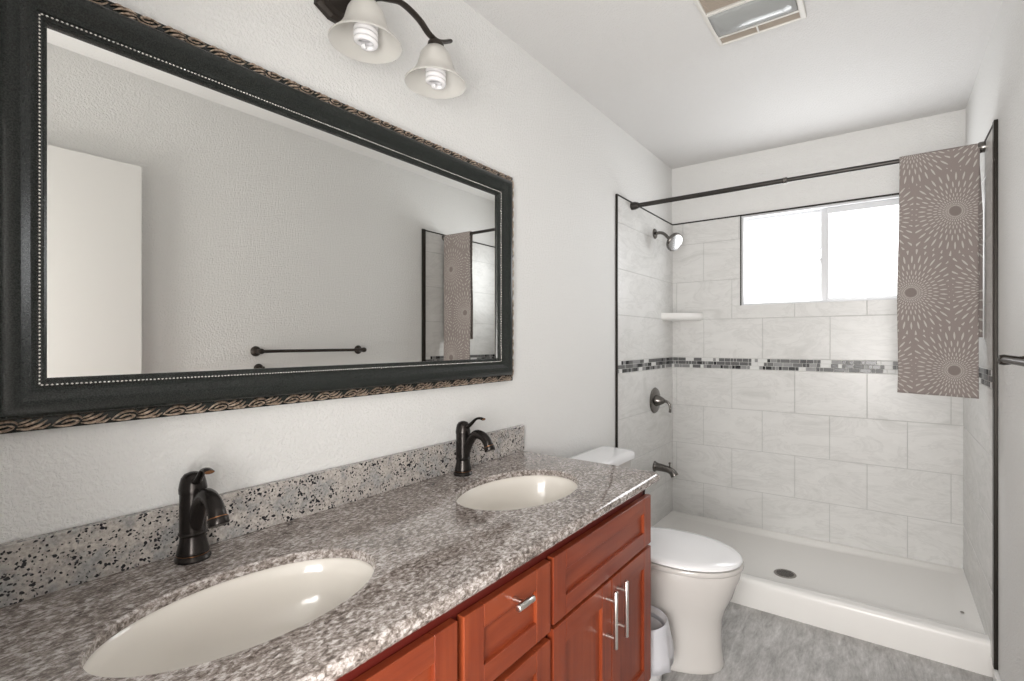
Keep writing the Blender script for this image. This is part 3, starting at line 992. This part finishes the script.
# ------------------------------------------------------------------ SHOWER FITTINGS on the left wall
def shower_head():
    y, z = 2.897, 1.918
    r = thing('showerhead', 'dark pewter shower head on a bent arm high on the left tile wall', 'shower head', (TH, y, z))
    MB().lathe([(0.0, 0), (0.031, 0), (0.032, 0.003), (0.028, 0.008), (0.014, 0.012), (0.0, 0.012)], (TH, y, z), (1, 0, 0), 32).build('flange', M['pewter'], r, True)
    P = [(TH + 0.004, y, z), (TH + 0.034, y, z + 0.002), (TH + 0.062, y - 0.002, z - 0.008), (TH + 0.088, y - 0.004, z - 0.034), (TH + 0.106, y - 0.006, z - 0.052)]
    MB().tube(bez(P, 6), 0.0100, 14).build('shower_arm', M['pewter'], r, True)
    ax = Vector((0.74, -0.30, -0.46)).normalized()
    c = Vector(P[-1])
    b = MB(); b.lathe([(0.0, -0.006), (0.013, -0.006), (0.0155, 0.002), (0.013, 0.012), (0.020, 0.017), (0.046, 0.020), (0.055, 0.025), (0.057, 0.030), (0.057, 0.042), (0.053, 0.046), (0.0, 0.046)], c, ax, 36)
    hd = b.build('head', M['pewter'], r, True, 40)
    b = MB(); b.lathe([(0.0, 0.0455), (0.049, 0.0455), (0.048, 0.0485), (0.032, 0.0505), (0.0, 0.0505)], c, ax, 36)
    b.build('spray_face', M['chrome'], hd, True)
    side = ax.cross(Vector((0, 0, 1))).normalized(); up_ = side.cross(ax)
    q = c + ax * 0.044 + side * 0.050
    b = MB(); b.tube([q, q + side * 0.010 + ax * 0.010], [0.005, 0.0035], 10)
    b.build('spray_tab', M['pewter'], hd, True)


def valve():
    y, z = 2.897, 0.883
    r = thing('shower_valve', 'dark pewter round shower valve with curved lever below the mosaic band', 'valve', (TH, y, z))
    MB().lathe([(0.0, 0), (0.078, 0), (0.080, 0.003), (0.076, 0.009), (0.060, 0.013), (0.0, 0.014)], (TH, y, z), (1, 0, 0), 40).build('escutcheon', M['pewter'], r, True)
    MB().lathe([(0.0, 0.010), (0.036, 0.010), (0.034, 0.022), (0.027, 0.040), (0.018, 0.058), (0.012, 0.066), (0.0, 0.068)], (TH, y, z), (1, 0, 0), 28).build('hub', M['pewter'], r, True)
    P = [(TH + 0.055, y, z), (TH + 0.078, y, z - 0.002), (TH + 0.096, y, z - 0.018), (TH + 0.101, y, z - 0.045), (TH + 0.099, y, z - 0.068)]
    MB().tube(bez(P, 5), [0.010, 0.010, 0.0098, 0.0094, 0.009, 0.0086, 0.0082, 0.008, 0.0078, 0.0076, 0.0074, 0.0072, 0.007, 0.007, 0.007, 0.0072, 0.0074, 0.0076, 0.0078, 0.008, 0.007], 12).build('lever', M['pewter'], r, True)


def tub_spout():
    y, z = 2.897, 0.474
    r = thing('bath_spout', 'dark pewter spout with a pull knob low on the left tile wall', 'spout', (TH, y, z))
    P = [(TH, y, z), (TH + 0.006, y, z), (TH + 0.035, y, z - 0.002), (TH + 0.075, y, z - 0.006), (TH + 0.100, y, z - 0.012), (TH + 0.118, y, z - 0.024), (TH + 0.130, y, z - 0.042)]
    MB().tube(bez(P, 5), [0.033] * 4 + [0.031, 0.029, 0.027, 0.0255, 0.0245, 0.024, 0.0235, 0.023, 0.0225, 0.022, 0.0215, 0.021, 0.021, 0.021, 0.021, 0.021, 0.021, 0.021, 0.021, 0.0215, 0.022, 0.0225, 0.023, 0.0235, 0.024, 0.024, 0.024], 20).build('spout_body', M['pewter'], r, True)
    b = MB(); b.tube([(TH + 0.098, y, z + 0.004), (TH + 0.098, y, z + 0.028)], 0.0045, 10); b.ball((TH + 0.098, y, z + 0.032), 0.0085, 0.0085, 0.006, 2)
    b.build('diverter_knob', M['pewter'], r, True)


shower_head(); valve(); tub_spout()

# corner shelf: quarter-round in the back left corner
def shelf():
    b = MB()
    x0, y0 = TH, D - TH
    R = 0.205
    def sec(s, z):
        pts = [(x0, y0, z)]
        # flattened front like the cast shelf
        for k in range(13):
            a = -PI / 2 + (PI / 2) * k / 12
            rr = R * s * (1.0 / max(abs(math.cos(a + PI / 4)), 0.0) * 0.79 if False else 1.0)
            q = (x0 + rr * math.cos(a), y0 + rr * math.sin(a))
            # chord pull toward the straight diagonal
            t_ = k / 12; ch = (x0 + rr * t_, y0 - rr * (1 - t_))
            pts.append((0.55 * q[0] + 0.45 * ch[0], 0.55 * q[1] + 0.45 * ch[1], z))
        return pts
    rings = [sec(0.90, 1.384), sec(0.97, 1.391), sec(1.0, 1.402), sec(1.0, 1.427), sec(0.985, 1.432), sec(0.93, 1.430), sec(0.90, 1.424)]
    b.loft(rings)
    o = b.build('corner_shelf', M['trim_white'], None, True, 50)
    tag(o, 'white ceramic corner shelf in the far left corner of the shower', 'shelf')


shelf()

# ------------------------------------------------------------------ CURTAIN ROD and TOWEL
YR, ZR = 2.563, 2.013


def rod():
    r = thing('curtain_rod', 'dark bronze tension rod spanning the shower opening', 'shower rod', (W / 2, YR, ZR))
    MB().tube([(0.03, YR, ZR - 0.001), (0.80, YR, ZR)], 0.0125, 20).build('outer_tube', M['rod'], r, True)
    MB().tube([(0.79, YR, ZR), (W - 0.03, YR, ZR)], 0.0105, 20).build('inner_tube', M['rod'], r, True)
    MB().lathe([(0.0108, 0), (0.0145, 0.001), (0.0145, 0.016), (0.0125, 0.018)], (0.792, YR, ZR), (1, 0, 0), 20).build('collar', M['pewter'], r, True)
    MB().lathe([(0.0, 0), (0.0215, 0), (0.0215, 0.022), (0.0165, 0.040), (0.0, 0.040)], (TH, YR, ZR), (1, 0, 0), 24).build('end_cap', M['rod'], r, True)
    o = MB().lathe([(0.0, 0), (0.0215, 0), (0.0215, 0.016), (0.0155, 0.026), (0.0, 0.026)], (W - TH, YR, ZR), (-1, 0, 0), 24).build('end_cap', M['pewter'], r, True)


rod()

# bursts of the print: (x across, arc length down the front from the rod)
BURSTS = [(1.425, 0.287), (1.286, 0.607), (1.424, 0.921), (1.284, 0.0), (1.545, 0.600), (1.160, 0.285), (1.166, 0.930), (1.404, -0.32), (1.28, -0.60), (1.53, -0.02)]
M['towel'] = towel_material()


def towel():
    x0, x1 = 1.241, 1.497
    b = MB(); uvs = {}
    nx = 40
    # path over the rod: back panel up, round the rod, front panel down
    rr = 0.0150
    path = []
    Lf, Lb = 0.978, 0.748
    N1 = 70
    for k in range(N1 + 1):
        s = -Lb + Lb * k / N1; path.append((s, YR + rr, ZR + s, 1))
    for k in range(1, 12):
        a = PI * k / 12; path.append((rr * a, YR + rr * math.cos(a), ZR + rr * math.sin(a), 0))
    for k in range(N1 + 1):
        s = Lf * k / N1; path.append((PI * rr + s, YR - rr, ZR - s, -1))
    layers = []
    for (s, y, z, side) in path:
        row = []
        down = max(0.0, ZR - z)
        for i in range(nx + 1):
            u = i / nx
            wav = 0.0035 * math.sin(u * 7.5 + 1.0 + down * 1.8) * min(1, down * 3) + 0.002 * math.sin(u * 17 + down * 5) * min(1, down * 2)
            sx = -0.010 * down * (1 - u) + 0.004 * math.sin(down * 9) * (1 - u) * min(1, down)
            if side == 1: sx += 0.013 * min(1, down * 4)
            if side == -1: sx += -0.004 * min(1, down * 2) * u
            x = x0 + (x1 - x0) * u + sx
            yy = y + wav + (0.010 * down if side == 1 else -0.006 * down)
            zz = z - (0.010 * u * down if side == -1 else 0)
            row.append((x, yy, zz))
            uvs[(round(x, 6), round(yy, 6), round(zz, 6))] = (x0 + (x1 - x0) * u, s)
        layers.append(row)
    vr, fs = b.quad_grid(layers)
    uvl = b.bm.loops.layers.uv.new('UVMap')
    nrow = len(layers)
    idx = {}
    for j, rowv in enumerate(vr):
        for i, v in enumerate(rowv): idx[v] = (x0 + (x1 - x0) * i / nx, path[j][0] if True else 0)
    for f in b.bm.faces:
        for lp in f.loops:
            lp[uvl].uv = idx[lp.vert]
    o = b.build('patterned_towel', M['towel'], None, True, 70)
    s = o.modifiers.new('thickness', 'SOLIDIFY'); s.thickness = 0.005; s.offset = 0
    tag(o, 'taupe cloth printed with pale dandelion bursts hanging folded over the shower rod', 'towel')


towel()

# ------------------------------------------------------------------ TOILET
def toilet():
    yc = 1.934
    r = thing('toilet', 'white toilet with closed lid between the vanity and the shower', 'toilet', (0.40, yc, 0))
    def oval(xb, xf, hw, z, n=48, pb=3.2, mid=0.48):
        """egg outline: blunt back at xb, rounded front at xf, half width hw"""
        xm = xb + (xf - xb) * mid
        out = []
        for k in range(n):
            a = 2 * PI * k / n; ca, sa = math.cos(a), math.sin(a)
            if ca >= 0: x = xm + (xf - xm) * (abs(ca) ** (2 / 2.05)); y = hw * math.copysign(abs(sa) ** (2 / 2.05), sa)
            else: x = xm - (xm - xb) * (abs(ca) ** (2 / pb)); y = hw * math.copysign(abs(sa) ** (2 / pb), sa)
            out.append((x, yc + y, z))
        return out
    # pedestal and bowl as one surface
    b = MB()
    rings = [oval(0.150, 0.680, 0.139, 0.0), oval(0.148, 0.683, 0.141, 0.010), oval(0.150, 0.679, 0.138, 0.020), oval(0.150, 0.674, 0.136, 0.070), oval(0.145, 0.672, 0.136, 0.140),
             oval(0.135, 0.676, 0.140, 0.185), oval(0.120, 0.691, 0.149, 0.230), oval(0.100, 0.713, 0.161, 0.275), oval(0.080, 0.727, 0.169, 0.320), oval(0.060, 0.741, 0.175, 0.355), oval(0.050, 0.744, 0.176, 0.378), oval(0.052, 0.740, 0.173, 0.386),
             oval(0.20, 0.70, 0.14, 0.386)]
    b.loft(rings)
    b.build('bowl', M['china'], r, True, 50)
    def ov(xb, xf, hw, z): return oval(xb, xf, hw, z, 48, 2.15, 0.52)
    b = MB(); b.loft([ov(0.235, 0.748, 0.173, 0.388), ov(0.230, 0.753, 0.177, 0.393), ov(0.230, 0.753, 0.177, 0.403), ov(0.234, 0.750, 0.174, 0.4075)])
    b.build('seat', M['china'], r, True, 50)
    b = MB()
    b.loft([ov(0.240, 0.742, 0.169, 0.4095), ov(0.236, 0.748, 0.174, 0.413), ov(0.237, 0.747, 0.173, 0.420), ov(0.246, 0.737, 0.165, 0.4255), ov(0.27, 0.70, 0.14, 0.4285), ov(0.34, 0.60, 0.075, 0.4305), ov(0.43, 0.48, 0.01, 0.431)])
    b.build('lid', M['lid'], r, True, 60)
    for s in (-1, 1): MB().tube([(0.232, yc + s * 0.045, 0.412), (0.232, yc + s * 0.085, 0.412)], 0.011, 14).build('seat_hinge', M['lid'], r, True)
    # tank
    def rrect(x0, x1, y0, y1, R, z):
        out = []
        for cx_, cy_, a0 in ((x1 - R, y1 - R, 0), (x0 + R * 0.4, y1 - R * 0.4, PI / 2), (x0 + R * 0.4, y0 + R * 0.4, PI), (x1 - R, y0 + R, 3 * PI / 2)):
            rr = R if a0 in (0, 3 * PI / 2) else R * 0.4
            for k in range(7):
                a = a0 + PI / 2 * k / 6; out.append((cx_ + rr * math.cos(a), cy_ + rr * math.sin(a), z))
        return out
    b = MB()
    hw = 0.232
    b.loft([rrect(0.030, 0.175, yc - hw + 0.035, yc + hw - 0.035, 0.03, 0.397), rrect(0.022, 0.190, yc - hw + 0.018, yc + hw - 0.018, 0.035, 0.43), rrect(0.014, 0.200, yc - hw + 0.006, yc + hw - 0.006, 0.04, 0.60), rrect(0.012, 0.204, yc - hw, yc + hw, 0.04, 0.697)])
    b.build('tank', M['china'], r, True, 50)
    b = MB()
    L = lambda d, z: rrect(0.022 + d, 0.222 - d, yc - hw - 0.012 + d, yc + hw + 0.012 - d, 0.048, z)
    b.loft([L(0.008, 0.697), L(0.001, 0.701), L(0.0, 0.715), L(0.003, 0.726), L(0.010, 0.732), L(0.03, 0.734)])
    b.build('tank_lid', M['lid'], r, True, 50)
    b = MB(); b.lathe([(0.0, 0), (0.014, 0), (0.013, 0.010), (0.0, 0.012)], (0.204, yc - 0.165, 0.655), (1, 0, 0), 16)
    b.tube([(0.214, yc - 0.165, 0.655), (0.218, yc - 0.115, 0.648), (0.218, yc - 0.085, 0.645)], [0.006, 0.005, 0.0065], 10)
    b.build('flush_lever', M['chrome'], r, True)
    for s in (-1, 1):
        MB().ball((0.36, yc + s * 0.142, 0.014), 0.013, 0.013, 0.015, 2).build('bolt_cap', M['lid'], r, True)


toilet()

# ------------------------------------------------------------------ WASTE BIN with liner
def bin_():
    cx_, cy_ = 0.462, 1.664
    r = thing('waste_bin', 'small white waste bin with a liner folded over its rim between vanity and toilet', 'waste bin', (cx_, cy_, 0))
    b = MB()
    b.lathe([(0.0, 0.0), (0.066, 0.0), (0.069, 0.004), (0.088, 0.240), (0.091, 0.246), (0.087, 0.248), (0.084, 0.240), (0.066, 0.008), (0.0, 0.008)], (cx_, cy_, 0), n=40)
    b.build('bucket', M['plastic'], r, True, 50)
    b = MB(); rows = []
    rnd = random.Random(5); n = 64
    ph = [rnd.random() * 6 for _ in range(4)]
    for z, rad, w in ((0.215, 0.081, 0.0), (0.240, 0.0855, 0.0), (0.2515, 0.090, 0.0), (0.246, 0.0945, 0.0), (0.222, 0.100, 0.002), (0.190, 0.107, 0.004), (0.150, 0.113, 0.006), (0.120, 0.117, 0.008)):
        row = []
        for k in range(n):
            a = 2 * PI * k / n
            d = w * (math.sin(5 * a + ph[0]) + 0.6 * math.sin(11 * a + ph[1]) + 0.4 * math.sin(17 * a + ph[2]))
            dz = (0.012 * math.sin(3 * a + ph[3]) + 0.006 * math.sin(7 * a + ph[1])) if w >= 0.006 else 0
            row.append((cx_ + (rad + d * 0.6) * math.cos(a), cy_ + (rad + d * 0.6) * math.sin(a), z + dz))
        rows.append(row)
    b.quad_grid(rows, closed=True)
    o = b.build('liner', M['liner'], r, True, 70)
    s = o.modifiers.new('thickness', 'SOLIDIFY'); s.thickness = 0.0006; s.offset = 1


bin_()

# ------------------------------------------------------------------ TOWEL BAR, HOOK, DOOR on the right wall
def towel_bar():
    z = 1.198; y0, y1 = 1.248, 1.850
    r = thing('towel_bar', 'dark bronze towel bar on the right wall beside the shower edging', 'towel bar', (W, (y0 + y1) / 2, z))
    for y in (y0, y1):
        b = MB(); b.lathe([(0.0, 0), (0.026, 0), (0.027, 0.003), (0.022, 0.009), (0.012, 0.016), (0.010, 0.030), (0.013, 0.048), (0.015, 0.060), (0.013, 0.070), (0.0, 0.074)], (W, y, z), (-1, 0, 0), 28)
        b.build('post', M['fixture'], r, True, 45)
    MB().tube([(W - 0.060, y0 - 0.004, z), (W - 0.060, y1 + 0.004, z)], 0.0085, 16).build('bar', M['fixture'], r, True)


towel_bar()


def wall_hook():
    y, z = 1.262, 1.108
    r = thing('wall_hook', 'small dark round hook on the right wall under the towel bar, seen in the mirror', 'hook', (W, y, z))
    MB().lathe([(0.0, 0), (0.024, 0), (0.025, 0.003), (0.019, 0.009), (0.0, 0.010)], (W, y, z), (-1, 0, 0), 28).build('rosette', M['fixture'], r, True)
    MB().tube(bez([(W - 0.006, y, z), (W - 0.030, y, z - 0.006), (W - 0.048, y, z - 0.004), (W - 0.056, y, z + 0.010)], 5), 0.0065, 12).build('hook_arm', M['fixture'], r, True)


wall_hook()


def door():
    r = thing('door_1', 'white flush door folded open against the right wall, seen in the mirror', 'door', (W - 0.03, 0.45, 0))
    r['kind'] = 'structure'
    MB().box(W - 0.050, 0.060, 0.012, W - 0.015, 0.760, 2.005, 0.002).build('door_leaf', M['door'], r)
    b = MB(); b.lathe([(0.0, 0), (0.030, 0), (0.030, 0.006), (0.012, 0.012), (0.011, 0.026), (0.022, 0.034), (0.027, 0.046), (0.022, 0.058), (0.0, 0.062)], (W - 0.050, 0.700, 0.93), (-1, 0, 0), 28)
    b.build('door_knob', M['fixture'], r, True, 45)
    for z in (0.25, 1.05, 1.85): MB().box(W - 0.058, 0.0, z - 0.045, W - 0.012, 0.060, z + 0.045, 0.002).build('hinge', M['nickel'], r)


door()
